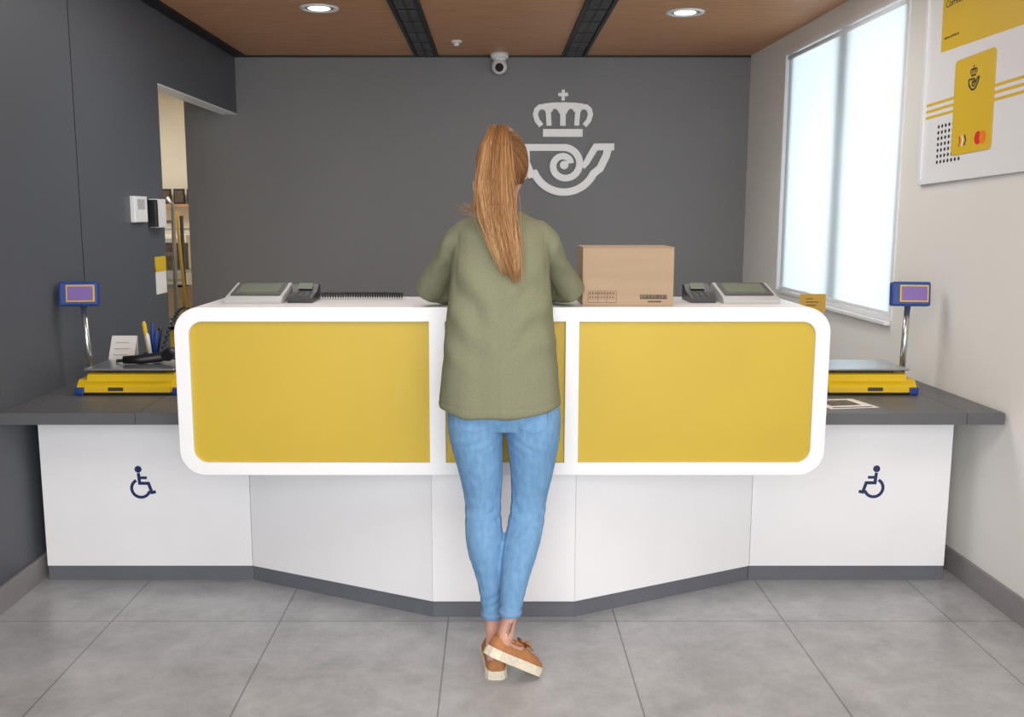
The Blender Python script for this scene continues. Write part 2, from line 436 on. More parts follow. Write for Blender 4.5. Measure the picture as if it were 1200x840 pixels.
# ------------------------------------------------------------------ emblem
def emblem(mb, f, m, o0, o1, inc):
    cnt_ = [0]
    def P(*a): return [((u-667)/100, (229-v)/100) for (u, v) in a]
    def R(pts, w, c=False):
        cnt_[0] += 1
        ww = [x/100 for x in w] if isinstance(w, (list, tuple)) else w/100
        mb.ribbon(P(*pts), ww, f, m, o0, o1+inc*cnt_[0], c)
    def arc(cx, cy, r, a0, a1, n=24, r2=None):
        r2 = r if r2 is None else r2
        return [(cx+(r+(r2-r)*k/n)*math.cos(math.radians(a0+(a1-a0)*k/n)), cy-(r+(r2-r)*k/n)*math.sin(math.radians(a0+(a1-a0)*k/n))) for k in range(n+1)]
    # crown: rounded scalloped arches meeting at the middle, base bar, small cross on top
    for s in (-1, 1):
        q = lambda u: 659+s*(659-u)
        R([(q(634), 147), (q(629), 141), (q(627), 134), (q(628.4), 128.6), (q(632), 125.4), (q(636.5), 125), (q(640.5), 127.6), (q(642), 132), (q(643), 147)], 5.8)
        R([(q(643.5), 130), (q(645.5), 126), (q(649), 124.2), (q(653), 125.2), (q(656), 128.5), (q(657.5), 132)], 5.8)
    R([(659, 122), (659, 147)], 6.4)
    R([(636, 123.4), (647, 122.2), (659, 121.8), (671, 122.2), (682, 123.4)], 3.6)
    R([(659, 105.5), (659, 118)], 3.8); R([(653.3, 111), (664.7, 111)], 3.8)
    R([(636, 155.5), (682, 155.5)], 9)
    # post horn whose tube curls into a bold round coil
    n = 64
    R([(612, 172.5), (640, 172.5), (658, 172.5)] + arc(661, 193, 20.5, 86, -345, n, 8.0), [8]*3+[8.2-0.9*k/n for k in range(n+1)])
    mb.disc((661-667)/100, (229-193)/100, 0.05, f, m, o0, o1+inc*(cnt_[0]+1))
    cnt_[0] += 1
    R([(616, 172), (616.5, 190), (622, 204)] + arc(661, 187, 38, 205, 335, 22) + [(703, 197), (710, 182), (713, 169)], 8.8)
    R([(719, 171.8), (696, 171.8)], 8)
    R([(698.5, 170), (692, 181), (687, 190), (683, 196)], [8, 7.6, 7, 5])
t = MB(); emblem(t, lambda a, b_, o: Vector((0.537+a/1.656, YB-o, 1.565+b_/1.696)), 'logo', 0.0, 0.018, 0.0003)
t.obj('wall_emblem', None, 'white raised crown and post horn emblem on the dark wall', 'logo')

# ------------------------------------------------------------------ counter
CX0, CX1, FZ0, FZ1, FY = -1.041, 1.100, 0.5765, 1.1385, 3.12
cnt = empty('reception_counter', (0.03, 3.4, 0), 'long white post office counter with yellow front panels and grey plinth', 'counter')
path = [(-1.763, 3.65), (-0.951, 3.65), (-0.218, 3.295), (0.292, 3.295), (1.012, 3.65), (1.783, 3.65)]
for i in range(5):
    (xa, ya), (xb, yb) = path[i], path[i+1]
    d = Vector((xb-xa, yb-ya)).normalized(); nrm = Vector((d.y, -d.x))
    g = 0.0012
    a = Vector((xa, ya)) + d*g; b_ = Vector((xb, yb)) - d*g
    bk = -nrm*0.02
    pts = [(a.x, a.y), (b_.x, b_.y), (b_.x+bk.x, b_.y+bk.y), (a.x+bk.x, a.y+bk.y)]
    top = 0.678 if i in (0, 4) else 0.60
    t = MB(); t.prism(pts, 0.062, top, 'white'); t.obj('base_panel', cnt)
    k2 = -nrm*0.008; a2 = Vector((xa, ya))+k2; b2 = Vector((xb, yb))+k2
    pts = [(a2.x, a2.y), (b2.x, b2.y), (b2.x+bk.x, b2.y+bk.y), (a2.x+bk.x, a2.y+bk.y)]
    t = MB(); t.prism(pts, 0.0, 0.0615, 'kick'); t.obj('kick_plate', cnt)
for xa, xb in ((-1.763, -1.745), (1.765, 1.783)):
    t = MB(); t.box(xa, xb, 3.67, 4.1, 0.0, 0.678, 'white'); t.obj('end_panel', cnt)
curve_plate('counter_shell', [rrect(CX0, CX1, FZ0, FZ1, 0.085, 14)], FY+0.022, 0.378, 'fascia', cnt, 0.004)
holes = [rrect(-0.994, -0.2105, 0.62, 1.091, 0.045, 10, (1, 0, 0, 1)), rrect(-0.157, 0.236, 0.62, 1.091, 0, 1, (0, 0, 0, 0)), rrect(0.281, 1.0526, 0.62, 1.091, 0.045, 10, (0, 1, 1, 0))]
curve_plate('fascia_frame', [rrect(CX0, CX1, FZ0, FZ1, 0.085, 14)] + holes, FY, 0.022, 'fascia', cnt, 0.0025)
for h in holes:
    curve_plate('fascia_panel', [h], FY+0.0125, 0.009, 'yellow', cnt, 0.0, label='matt yellow inset panel')
def isa(mb, cx, cz, y, s, mir):
    f = lambda a, b_, o: Vector((cx + mir*a*s, y-o, cz + b_*s))
    mb.disc(-4.5, 16, 4.0, f, 'symbol', 0.0002, 0.0010)
    mb.ribbon([(-4.5, 11.5), (-3.5, -0.5), (6.5, -0.5), (10, -11.5), (14.5, -10.5)], 3.6, f, 'symbol', 0.0002, 0.0012)
    mb.ribbon([(-4, 6), (5, 6)], 3.2, f, 'symbol', 0.0002, 0.0014)
    pts = [(-2.5+10.5*math.cos(math.radians(a)), -6.5+10.5*math.sin(math.radians(a))) for a in range(118, 346, 8)]
    mb.ribbon(pts, 3.4, f, 'symbol', 0.0002, 0.0016)
t = MB(); isa(t, -1.368, 0.40, 3.65, 0.0034, 1); t.obj('wheelchair_symbol', cnt, 'navy wheelchair access symbol')
t = MB(); isa(t, 1.478, 0.402, 3.65, 0.0034, -1); t.obj('wheelchair_symbol', cnt, 'navy wheelchair access symbol')
# side worktops
DZ0, DZ1 = 0.680, 0.723
t = MB()
t.prism([(-1.798, 3.43), (-1.302, 3.43), (-1.302, 4.35), (-1.798, 4.35)], DZ0, DZ1, 'greytop')
t.prism([(-1.30, 3.43), (-1.045, 3.43), (-1.045, 4.35), (-1.30, 4.35)], DZ0, DZ1, 'greytop')
t.obj('desk_worktop', None, 'dark grey low worktop beside the dark wall, holding a scale', 'worktop', group='low grey worktops')
t = MB()
t.prism([(1.104, 3.43), (1.72, 3.43), (1.71, 4.17), (1.104, 4.17)], DZ0, DZ1, 'greytop')
t.prism([(1.722, 3.43), (1.858, 3.43), (1.835, 4.17), (1.712, 4.17)], DZ0, DZ1, 'greytop')
t.obj('desk_worktop', None, 'dark grey low worktop beside the cream wall, holding a scale', 'worktop', group='low grey worktops')

# ------------------------------------------------------------------ scales
SP = 0.103   # height of the weighing plate above the worktop
def scale(x0, x1, y0, y1, px, pole_dx, hx, lab, right):
    e = empty('postal_scale', ((x0+x1)/2, (y0+y1)/2, DZ1), lab, 'scale', group='postal scales with pole displays')
    z = DZ1
    t = MB()
    prof = [(y0-0.026, z+0.012), (y0-0.024, z+0.036), (y0+0.004, z+0.052), (y0+0.014, z+0.078), (y0+0.03, z+0.082), (y1-0.02, z+0.082), (y1, z+0.05), (y1, z+0.012)]
    def prism_yz(prof, xa, xb, m):
        vs = [(xa, a, b_) for a, b_ in prof] + [(xb, a, b_) for a, b_ in prof]; n = len(prof)
        t.add(vs, [tuple(range(n)), tuple(range(n, 2*n))[::-1]] + [(i, (i+1) % n, n+(i+1) % n, n+i) for i in range(n)], m)
    prism_yz(prof, x0+0.035, x1-0.035, 'scaley')
    prof2 = [(y0-0.014, z+0.012), (y0-0.010, z+0.034), (y0+0.014, z+0.058), (y1-0.02, z+0.060), (y1, z+0.012)]
    prism_yz(prof2, x0, x0+0.0351, 'scaley'); prism_yz(prof2, x1-0.0351, x1, 'scaley')
    t.obj('scale_base', e)
    t = MB()
    t.box(x0+0.004, x1-0.004, y0-0.018, y1+0.004, z+0.0005, z+0.0125, 'blackpl', 0.002); t.obj('base_tray', e, 'dark tray under the yellow base')
    for (xa, xb) in ((x0-0.006, x0+0.030), (x1-0.030, x1+0.006)):
        t = MB(); t.box(xa, xb, y0-0.022, y0+0.07, z+0.0005, z+0.030, 'blue', 0.005); t.obj('corner_foot', e, 'blue corner foot')
    t = MB(); cxp = (x0+0.16 if not right else x1-0.17)
    t.box(cxp-0.03, cxp+0.03, y0-0.0275, y0-0.0235, z+0.018, z+0.032, 'paddk'); t.obj('control_label', e, 'small dark label')
    t = MB(); t.box((x0+x1)/2-0.12, (x0+x1)/2+0.12, y0+0.04, y1-0.05, z+0.082, z+0.094, 'blackpl'); t.obj('load_cell', e)
    t = MB(); t.box(x0+0.024, x1-0.024, y0+0.004, y1-0.005, z+0.094, z+SP, 'steel', 0.004); t.obj('weighing_plate', e, 'brushed steel plate')
    py = 3.99
    t = MB(); t.box(px-0.018, px+0.018, py-0.03, py+0.03, z+0.0005, z+0.03, 'blackpl', 0.003); t.tube([(px, py, z+0.025), (px+pole_dx, py, 1.065)], 0.0125, 'chrome', 16); t.obj('pole', e, 'chrome pole')
    T = Matrix.Translation((hx, py-0.01, 1.110)) @ Matrix.Rotation(math.radians(-9 if right else 9), 4, 'Z') @ Matrix.Rotation(math.radians(-8), 4, 'X')
    t = MB(); t.box(-0.076, 0.076, -0.026, 0.026, -0.05, 0.05, 'blue', 0.008, T); t.obj('display_housing', e, 'blue display housing')
    t = MB(); t.box(-0.046, 0.066, -0.0305, -0.026, -0.034, 0.036, 'scaley', 0.002, T); t.obj('display_bezel', e, 'yellow bezel')
    t = MB(); t.box(-0.040, 0.060, -0.0325, -0.0305, -0.028, 0.030, 'lcd', 0, T); t.obj('screen', e, 'purple lcd screen')
scale(-1.662, -1.25, 3.80, 4.06, -1.688, -0.012, -1.710, 'yellow postal scale with blue pole display, beside the dark wall', False)
scale(1.30, 1.690, 3.80, 4.06, 1.712, 0.008, 1.722, 'yellow postal scale with blue pole display, beside the cream wall', True)

# desk accessories (dark wall side)
z = DZ1
e = empty('leaflet_stand', (-1.64, 4.15, z), 'white tent-shaped leaflet stand beside the scale', 'leaflet stand')
t = MB()
TT = lambda v: Vector((-1.625 + v.z + 0.1*v.y, 4.17 + v.x, z + v.y))
t.prism([(-0.055, 0.0), (-0.052, 0.0), (0.003, 0.19), (0.0, 0.19)], -0.055, 0.055, 'paper', T=TT)
t.prism([(0.055, 0.0), (0.052, 0.0), (0.0, 0.19), (0.003, 0.19)], -0.055, 0.055, 'paper', T=TT)
t.obj('stand_body', e)
t = MB()
for k in range(5):
    h0 = 0.055+0.026*k
    t.box(-0.035, 0.025+0.004*(k % 2), 0, 0.001, h0, h0+0.004, 'padgrey', T=lambda v: Vector((-1.625+0.1*v.z+v.x, 4.17-0.0552+v.z*0.2895+v.y-0.001, z+v.z)))
t.obj('printed_lines', e)
e = empty('pen_holder', (-1.50, 4.20, z), 'dark pen holder filled with yellow, blue and white pens', 'pen holder')
t = MB(); t.tube([(-1.50, 4.2, z), (-1.50, 4.2, z+0.11)], [0.035, 0.04], 'blackpl', 24); t.obj('cup', e)
for i, (dx, dy, c, h) in enumerate(((-0.02, 0, 'gold', 0.25), (0.0, 0.012, 'blue', 0.24), (0.018, -0.005, 'blue', 0.21), (-0.005, -0.02, 'plwhite', 0.2), (0.02, 0.018, 'blackpl', 0.22))):
    p = MB(); p.tube([(-1.5+dx*0.4, 4.2+dy*0.4, z+0.06), (-1.5+dx*1.5, 4.2+dy*1.5, z+h-0.012), (-1.5+dx*1.55, 4.2+dy*1.55, z+h)], [0.0095, 0.0095, 0.004], c, 10)
    p.obj('pen', None, {'gold': 'yellow', 'blue': 'blue', 'plwhite': 'white', 'blackpl': 'black'}[c]+' pen standing in the dark pen holder', 'pen', group='pens in the pen holder')
zz = z+SP
e = empty('barcode_scanner', (-1.40, 3.93, zz), 'black handheld barcode scanner with coiled cable lying on the scale plate', 'barcode scanner')
t = MB(); t.tube([(-1.52, 3.92, zz+0.018), (-1.45, 3.925, zz+0.02), (-1.38, 3.95, zz+0.026), (-1.345, 3.965, zz+0.034)], [0.016, 0.019, 0.020, 0.022], 'blackpl', 16); t.obj('handle', e)
t = MB(); t.tube([(-1.345, 3.93, zz+0.032), (-1.34, 3.97, zz+0.042), (-1.335, 4.0, zz+0.042)], [0.028, 0.03, 0.022], 'blackpl', 16, flat=0.8); t.obj('scanner_head', e)
t = MB(); pts = []
for k in range(0, 220):
    s = k/219; cx_ = -1.40 + 0.14*s; cz_ = zz+0.040 + 0.18*math.sin(s*math.pi*0.75)
    a = k*0.55; pts.append((cx_+0.007*math.cos(a), 4.04+0.05*s+0.007*math.sin(a), cz_))
t.tube(pts, 0.0026, 'blackpl', 6); t.obj('coiled_cable', e)
t = MB(); t.tube([(-1.51, 3.92, zz+0.016), (-1.56, 3.95, zz+0.006), (-1.58, 4.0, zz+0.005), (-1.53, 4.03, zz+0.005), (-1.46, 4.0, zz+0.005), (-1.43, 4.03, zz+0.012), (-1.40, 4.05, zz+0.03)], 0.0035, 'blackpl', 8); t.obj('cable', e)
t = MB(); t.box(-1.44, -1.29, 4.17, 4.28, z, z+0.10, 'blackpl', 0.008); t.box(-1.43, -1.34, 4.18, 4.22, z+0.0995, z+0.125, 'blackpl', 0.006)
t.obj('telephone_base', None, 'black desk phone base behind the scale', 'telephone')

# counter-top equipment
CT = FZ1+0.0005
def pad(x0, x1, y0, y1, lab):
    e = empty('signature_pad', ((x0+x1)/2, (y0+y1)/2, CT), lab, 'signature pad', group='grey signature pads on the counter')
    t = MB()
    pr = [(y0, CT), (y0, CT+0.012), (y0+0.02, CT+0.022), (y1-0.02, CT+0.058), (y1, CT+0.05), (y1, CT)]
    n = len(pr); vs = [(x0, a, b_) for a, b_ in pr]+[(x1, a, b_) for a, b_ in pr]
    t.add(vs, [tuple(range(n)), tuple(range(n, 2*n))[::-1]] + [(i, (i+1) % n, n+(i+1) % n, n+i) for i in range(n)], 'padgrey')
    t.obj('pad_body', e)
    def f(a, b_, o):
        s = b_; yy = y0+0.02+(y1-y0-0.04)*s; return Vector((x0+(x1-x0)*a, yy - o*0.2, CT+0.022+0.036*s+o))
    t = MB(); t.flat(rrect(0.06, 0.94, 0.08, 0.95, 0.04, 5), f, 'paddk', 0.0003, 0.003); t.obj('bezel', e, 'dark bezel')
    t = MB(); t.flat([(0.14, 0.25), (0.86, 0.25), (0.86, 0.86), (0.14, 0.86)], f, 'lcdg', 0.003, 0.0038); t.obj('screen', e, 'greenish lcd screen')
pad(-0.905, -0.712, 3.235, 3.44, 'grey signature pad beside a black card terminal')
pad(0.775, 0.965, 3.235, 3.44, 'grey signature pad near the rounded counter end')
def terminal(x0, x1, y0, y1, lab):
    e = empty('card_terminal', ((x0+x1)/2, (y0+y1)/2, CT), lab, 'card terminal', group='black card payment terminals')
    t = MB()
    pr = [(y0, CT), (y0, CT+0.018), (y0+0.09, CT+0.032), (y1-0.03, CT+0.055), (y1, CT+0.05), (y1, CT)]
    n = len(pr); vs = [(x0, a, b_) for a, b_ in pr]+[(x1, a, b_) for a, b_ in pr]
    t.add(vs, [tuple(range(n)), tuple(range(n, 2*n))[::-1]] + [(i, (i+1) % n, n+(i+1) % n, n+i) for i in range(n)], 'blackpl')
    t.obj('terminal_body', e)
    for r in range(4):
        for c in range(3):
            bx = x0+0.014+c*(x1-x0-0.028-0.014)/2; by = y0+0.012+r*0.019; bz = CT+0.018+(by-y0)*0.155
            k = MB(); k.box(bx, bx+0.014, by, by+0.010, bz, bz+0.004, 'paddk', 0.001); k.obj('key', e)
    t = MB(); t.box(x0+0.018, x1-0.018, y0+0.098, y1-0.038, -0.001, 0.002, 'lcdg', 0, T=lambda v: Vector((v.x, v.y, CT+0.036+(v.y-y0-0.09)*0.66+v.z*1.0))); t.obj('screen', e)
terminal(-0.700, -0.615, 3.27, 3.43, 'black card terminal with coiled cord on the counter')
terminal(0.672, 0.757, 3.27, 3.43, 'black card terminal between cardboard box and signature pad')
t = MB(); pts = []
for k in range(0, 520):
    s = k/519; a = k*0.40
    pts.append((-0.610+0.29*s, 3.42+0.02*math.sin(s*3)+0.010*math.sin(a), CT+0.0135+0.010*math.cos(a)))
t.tube(pts, 0.0022, 'blackpl', 5); t.obj('coiled_cord', None, 'black coiled cord stretched along the counter top', 'cable')

# cardboard box
bx = empty('cardboard_box', (0.442, 3.28, CT), 'brown closed cardboard shipping box on the counter', 'cardboard box')
x0, x1, y0, y1, z0, z1 = 0.293, 0.592, 3.165, 3.375, CT, CT+0.192
t = MB(); t.box(x0, x1, y0, y1, z0, z1-0.003, 'card', 0.002); t.obj('box_body', bx)
t = MB(); t.box(x0, x1, y0, (y0+y1)/2-0.001, z1-0.003, z1, 'card', 0.001); t.obj('flap', bx)
t = MB(); t.box(x0, x1, (y0+y1)/2+0.001, y1, z1-0.003, z1, 'card', 0.001); t.obj('flap', bx)
t = MB()
fb = lambda a, b_, o: Vector((x0+a, y0-o, z0+b_))
for (a0, a1, b0, b1) in ((0.018, 0.112, 0.048, 0.0492), (0.018, 0.112, 0.010, 0.0112), (0.018, 0.0192, 0.010, 0.049), (0.111, 0.1122, 0.010, 0.049), (0.018, 0.112, 0.036, 0.037), (0.018, 0.112, 0.023, 0.024), (0.05, 0.051, 0.01, 0.049), (0.08, 0.081, 0.01, 0.036)):
    t.flat([(a0, b0), (a1, b0), (a1, b1), (a0, b1)], fb, 'carddk', 0.0002, 0.0006)
for k in range(9):
    a0 = 0.022+0.0095*k; t.flat([(a0, 0.039), (a0+0.006, 0.039), (a0+0.006, 0.0445), (a0, 0.0445)], fb, 'carddk', 0.0002, 0.0006)
    t.flat([(a0, 0.027), (a0+0.005, 0.027), (a0+0.005, 0.031), (a0, 0.031)], fb, 'carddk', 0.0002, 0.0006)
t.obj('printed_table', bx)
random.seed(3)
t = MB()
for k in range(24):
    a0 = 0.190+k*0.0037; t.flat([(a0, 0.024), (a0+0.0016+0.0014*random.random(), 0.024), (a0+0.0016+0.0012*random.random(), 0.037), (a0, 0.037)], fb, 'ink', 0.0002, 0.0006)
t.flat([(0.19, 0.0225), (0.28, 0.0225), (0.28, 0.0245), (0.19, 0.0245)], fb, 'ink', 0.0002, 0.0007)
t.flat([(0.215, 0.011), (0.26, 0.011), (0.26, 0.0165), (0.215, 0.0165)], fb, 'carddk', 0.0002, 0.0006)
t.obj('printed_barcode', bx)

# small sign on stand + papers
SY = 4.12
e = empty('table_sign', (1.363, SY, DZ1), 'small ochre yellow sign on a thin stand', 'sign')
t = MB(); t.cyl((1.363, SY, DZ1), (1.363, SY, DZ1+0.01), 0.035, 0.032, 'steel'); t.cyl((1.363, SY, DZ1+0.009), (1.363, SY, 1.05), 0.006, 0.006, 'steel', 12); t.obj('stand', e)
t = MB(); t.box(1.31, 1.42, SY-0.012, SY-0.006, 1.02, 1.10, 'signy', 0.002); t.obj('sign_plate', e)
t = MB()
for (a, b_, w_) in ((1.335, 1.078, 0.03), (1.335, 1.064, 0.055), (1.335, 1.050, 0.045)): t.box(a, a+w_, SY-0.013, SY-0.0121, b_, b_+0.003, 'ink')
t.obj('printed_lines', e)
e = empty('paper_sheet', (1.33, 3.62, DZ1), 'printed leaflet lying flat on the grey worktop', 'paper')
t = MB(); t.prism([(1.25, 3.50), (1.44, 3.53), (1.40, 3.70), (1.22, 3.675)], DZ1+0.0004, DZ1+0.0016, 'paper'); t.obj('sheet', e)
t = MB(); t.prism([(1.27, 3.555), (1.39, 3.575), (1.37, 3.67), (1.25, 3.655)], DZ1+0.0017, DZ1+0.0022, 'photo'); t.obj('printed_picture', e)
t = MB(); t.prism([(1.265, 3.515), (1.42, 3.538), (1.417, 3.548), (1.262, 3.525)], DZ1+0.0017, DZ1+0.0022, 'ink'); t.obj('printed_line', e)

# ------------------------------------------------------------------ wall devices
e = empty('thermostat', (-1.795, 4.93, 1.46), 'white wall thermostat with small grey display', 'thermostat')
t = MB(); t.box(-1.803, -1.778, 4.84, 5.02, 1.395, 1.525, 'plwhite', 0.004); t.obj('housing', e)
t = MB(); t.box(-1.778, -1.777, 4.88, 4.98, 1.46, 1.51, 'padgrey'); t.obj('display', e)
e = empty('intercom', (-1.795, 5.17, 1.45), 'white wall intercom with dark side beside the opening', 'intercom')
t = MB(); t.box(-1.803, -1.76, 5.11, 5.25, 1.365, 1.515, 'plwhite', 0.004); t.obj('housing', e)
t = MB(); t.box(-1.803, -1.755, 5.075, 5.11, 1.37, 1.51, 'blackpl', 0.003); t.obj('handset', e, 'black handset')
e = empty('wall_notice', (-1.79, 5.22, 1.1), 'white paper notice with yellow top pinned near the opening', 'notice')
t = MB(); t.box(-1.801, -1.797, 5.15, 5.31, 1.01, 1.15, 'paper'); t.obj('paper', e)
t = MB(); t.box(-1.801, -1.7955, 5.15, 5.31, 1.13, 1.21, 'gold'); t.obj('yellow_header', e)

# storage room contents
e = empty('step_ladder', (-2.62, 7.6, 0), 'folded aluminium step ladder standing in the storage room', 'ladder')
for sx in (-2.72, -2.47):
    t = MB(); t.tube([(sx, 7.45, 0), (sx+0.03*(1 if sx < -2.6 else -1), 7.62, 1.50), (-2.595+0.05*(-1 if sx < -2.6 else 1), 7.63, 1.56)], 0.017, 'alu', 10); t.obj('rail', e)
for k in range(6):
    s = (k+0.5)/6; t = MB(); yy = 7.45+0.17*s; zz = 1.50*s
    t.box(-2.70, -2.49, yy-0.03, yy+0.03, zz-0.012, zz+0.012, 'alu'); t.obj('step', e)
for sx in (-2.72, -2.47):
    t = MB(); t.tube([(sx, 7.85, 0), (sx+0.02*(1 if sx < -2.6 else -1), 7.66, 1.45)], 0.012, 'signy', 10); t.obj('rear_leg', e)
e = empty('storage_rack', (-2.8, 8.2, 0), 'grey metal storage rack with shelves', 'rack')
for sx in (-3.15, -2.56):
    for sy in (8.0, 8.35):
        t = MB(); t.box(sx-0.012, sx+0.012, sy-0.012, sy+0.012, 0, 1.42, 'paddk'); t.obj('post', e)
for zz in (0.15, 0.55, 0.95, 1.30):
    t = MB(); t.box(-3.16, -2.55, 7.99, 8.36, zz, zz+0.02, 'padgrey'); t.obj('shelf_board', e)
for (sx, zz, h_, c) in ((-2.70, 0.5705, 0.26, 'card'), (-3.0, 0.5705, 0.2, 'blue'), (-2.72, 0.9705, 0.22, 'photo'), (-2.98, 0.9705, 0.25, 'card'), (-2.70, 0.1705, 0.3, 'gold')):
    t = MB(); t.box(sx-0.11, sx+0.11, 8.04, 8.30, zz, zz+h_, c, 0.004); t.box(sx-0.112, sx+0.112, 8.038, 8.302, zz+h_-0.03, zz+h_, c, 0.002)
    t.obj('storage_box', None, {'card': 'brown', 'blue': 'blue', 'photo': 'mottled dark', 'gold': 'yellow'}[c]+' lidded storage box on the metal rack', 'box', group='boxes on the storage rack')
e = empty('wall_shelf', (-3.0, 9.1, 1.6), 'narrow wooden wall shelf holding small picture frames', 'shelf')
t = MB(); t.box(-3.9, -2.3, 8.98, 9.2, 1.50, 1.525, 'wood'); t.obj('board', e)
x = -3.85
while x < -2.4:
    t = MB(); t.box(x, x+0.1, 9.1, 9.12, 1.525, 1.525+0.14, 'black'); t.box(x+0.012, x+0.088, 9.098, 9.1, 1.54, 1.65, 'photo')
    t.obj('picture_frame', None, 'small dark framed picture on the storage shelf', 'picture frame', group='small framed pictures on the shelf')
    x += 0.125
e = empty('filing_cabinet', (-3.0, 8.8, 0), 'beige metal cabinet in the storage room', 'cabinet')
t = MB(); t.box(-3.6, -2.75, 8.7, 9.18, 0, 1.25, 'offwhite', 0.004); t.obj('cabinet_body', e)
for k in range(3):
    t = MB(); t.box(-3.58, -2.77, 8.685, 8.7, 0.05+0.4*k, 0.42+0.4*k, 'padgrey', 0.003); d_o = t.obj('drawer', e)
    t = MB(); t.box(-3.25, -3.1, 8.665, 8.685, 0.3+0.4*k, 0.32+0.4*k, 'steel'); t.obj('handle', d_o)

# ------------------------------------------------------------------ poster on cream wall
PT = math.radians(1.8)
def pf(s, h, o):
    y = 4.24 - (s*math.cos(PT) - h*math.sin(PT)); zz = 1.56 + h*math.cos(PT) + s*math.sin(PT)
    return rw(Vector((-o, y, zz)))
ps = empty('wall_poster', (1.85, 3.8, 1.56), 'large white framed poster showing a yellow bank card', 'poster')
PW, PH = 0.90, 0.92
t = MB(); t.flat([(0, 0), (PW, 0), (PW, PH), (0, PH)], pf, 'poster', 0.001, 0.010); t.obj('poster_sheet', ps)
t = MB()
for r_ in ([(0, 0), (PW, 0), (PW, 0.022), (0, 0.022)], [(0, PH-0.022), (PW, PH-0.022), (PW, PH), (0, PH)], [(0, 0.022), (0.022, 0.022), (0.022, PH-0.022), (0, PH-0.022)], [(PW-0.022, 0.022), (PW, 0.022), (PW, PH-0.022), (PW-0.022, PH-0.022)]):
    t.flat(r_, pf, 'frame', 0.001, 0.018)
t.obj('poster_frame', ps, 'slim white frame')
t = MB()
t.flat([(0.14, 0.53), (0.80, 0.51), (0.80, 0.88), (0.14, 0.88)], pf, 'gold', 0.0102, 0.0110)
t.obj('yellow_block', ps)
for k in range(3):
    t = MB()
    t.flat([(0.035, 0.272+0.026*k), (0.87, 0.272+0.026*k), (0.87, 0.283+0.026*k), (0.035, 0.283+0.026*k)], pf, 'gold', 0.0102, 0.0110)
    t.obj('yellow_stripe', ps)
t = MB()
for i in range(7):
    for j in range(7): t.disc(0.155+0.03*i, 0.085+0.024*j, 0.0075, pf, 'ink', 0.0102, 0.0112, 10)
t.obj('dot_pattern', ps)
t = MB(); t.flat(rrect(0.275, 0.575, 0.10, 0.47, 0.02, 6), pf, 'gold', 0.0115, 0.0135); t.obj('card_picture', ps, 'yellow bank card picture')
t = MB(); emblem(t, lambda a, b_, o: pf(0.43+a*0.078, 0.335+b_*0.078, o), 'ink', 0.0136, 0.0140, 0.00005); t.obj('card_emblem', ps)
t = MB(); t.disc(0.480, 0.150, 0.025, pf, 'red', 0.0136, 0.0142); t.obj('card_circle', ps, 'red circle')
t = MB(); t.disc(0.516, 0.150, 0.025, pf, 'orange', 0.0137, 0.0144); t.obj('card_circle', ps, 'orange circle')
for k in range(3):
    t = MB(); t.ribbon([(0.335+0.022*k, 0.132), (0.345+0.022*k, 0.152), (0.335+0.022*k, 0.172)], 0.008, pf, ('red', 'poster', 'ink')[k], 0.0136, 0.0142)
    t.obj('card_wave', ps)
def pmat(s, h, o):
    p = pf(s, h, o); ax = (pf(s+1, h, o)-p).normalized(); ay = (pf(s, h+1, o)-p).normalized(); az = ax.cross(ay)
    return Matrix(((ax.x, ay.x, az.x, p.x), (ax.y, ay.y, az.y, p.y), (ax.z, ay.z, az.z, p.z), (0, 0, 0, 1)))
text_obj('poster_title', 'Correos Prepago', 0.040, pmat(0.165, 0.700, 0.0115), 'ink', ps)
text_obj('poster_address', 'www.correos.es', 0.018, pmat(0.165, 0.575, 0.0115), 'ink', ps)

# ------------------------------------------------------------------ person
def remesh(mb, vox, smooth=4):
    me = mb.mesh('tmp'); ob = bpy.data.objects.new('tmp', me); COL.objects.link(ob)
    r = ob.modifiers.new('r', 'REMESH'); r.mode = 'VOXEL'; r.voxel_size = vox
    s = ob.modifiers.new('s', 'SMOOTH'); s.factor = 0.6; s.iterations = smooth
    dg = bpy.context.evaluated_depsgraph_get()
    m2 = bpy.data.meshes.new_from_object(ob.evaluated_get(dg))
    bpy.data.objects.remove(ob)
    for p in m2.polygons: p.use_smooth = True
    return m2
def displace(me, fn):
    me.update()
    ns = [v.normal.copy() for v in me.vertices]
    for v, n in zip(me.vertices, ns): v.co = v.co + n*fn(v.co, n)
    me.update()

def hand(mb, wrist, d, side, m):
    d = Vector(d).normalized(); side = Vector(side); side = (side - d*side.dot(d)).normalized(); up = Vector((0, 0, 1))
    w_ = Vector(wrist)
    mb.tube([w_-d*0.01, w_+d*0.02, w_+d*0.05, w_+d*0.085], [0.026, 0.033, 0.038, 0.036], m, 16, flat=0.36, up=up)
    lens = (0.066, 0.075, 0.070, 0.054)
    for i in range(4):
        s = (i-1.5)*0.0205
        b0 = w_+d*(0.075-abs(i-1.2)*0.003)-side*s
        dd = (d - side*s*2.5).normalized(); Ln = lens[i]
        mb.tube([b0, b0+dd*0.01+up*0.003, b0+dd*(0.01+Ln*0.45)+up*0.006, b0+dd*(0.01+Ln*0.78)-up*0.003, b0+dd*(0.01+Ln)-up*0.013], [0.0092, 0.0092, 0.0086, 0.0078, 0.006], m, 10)
    b0 = w_+d*0.025+side*0.025
    td = (d*0.75+side*0.75).normalized()
    mb.tube([b0, b0+td*0.03, b0+td*0.05+d*0.006, b0+td*0.06+d*0.022], [0.013, 0.0115, 0.010, 0.0075], m, 10)

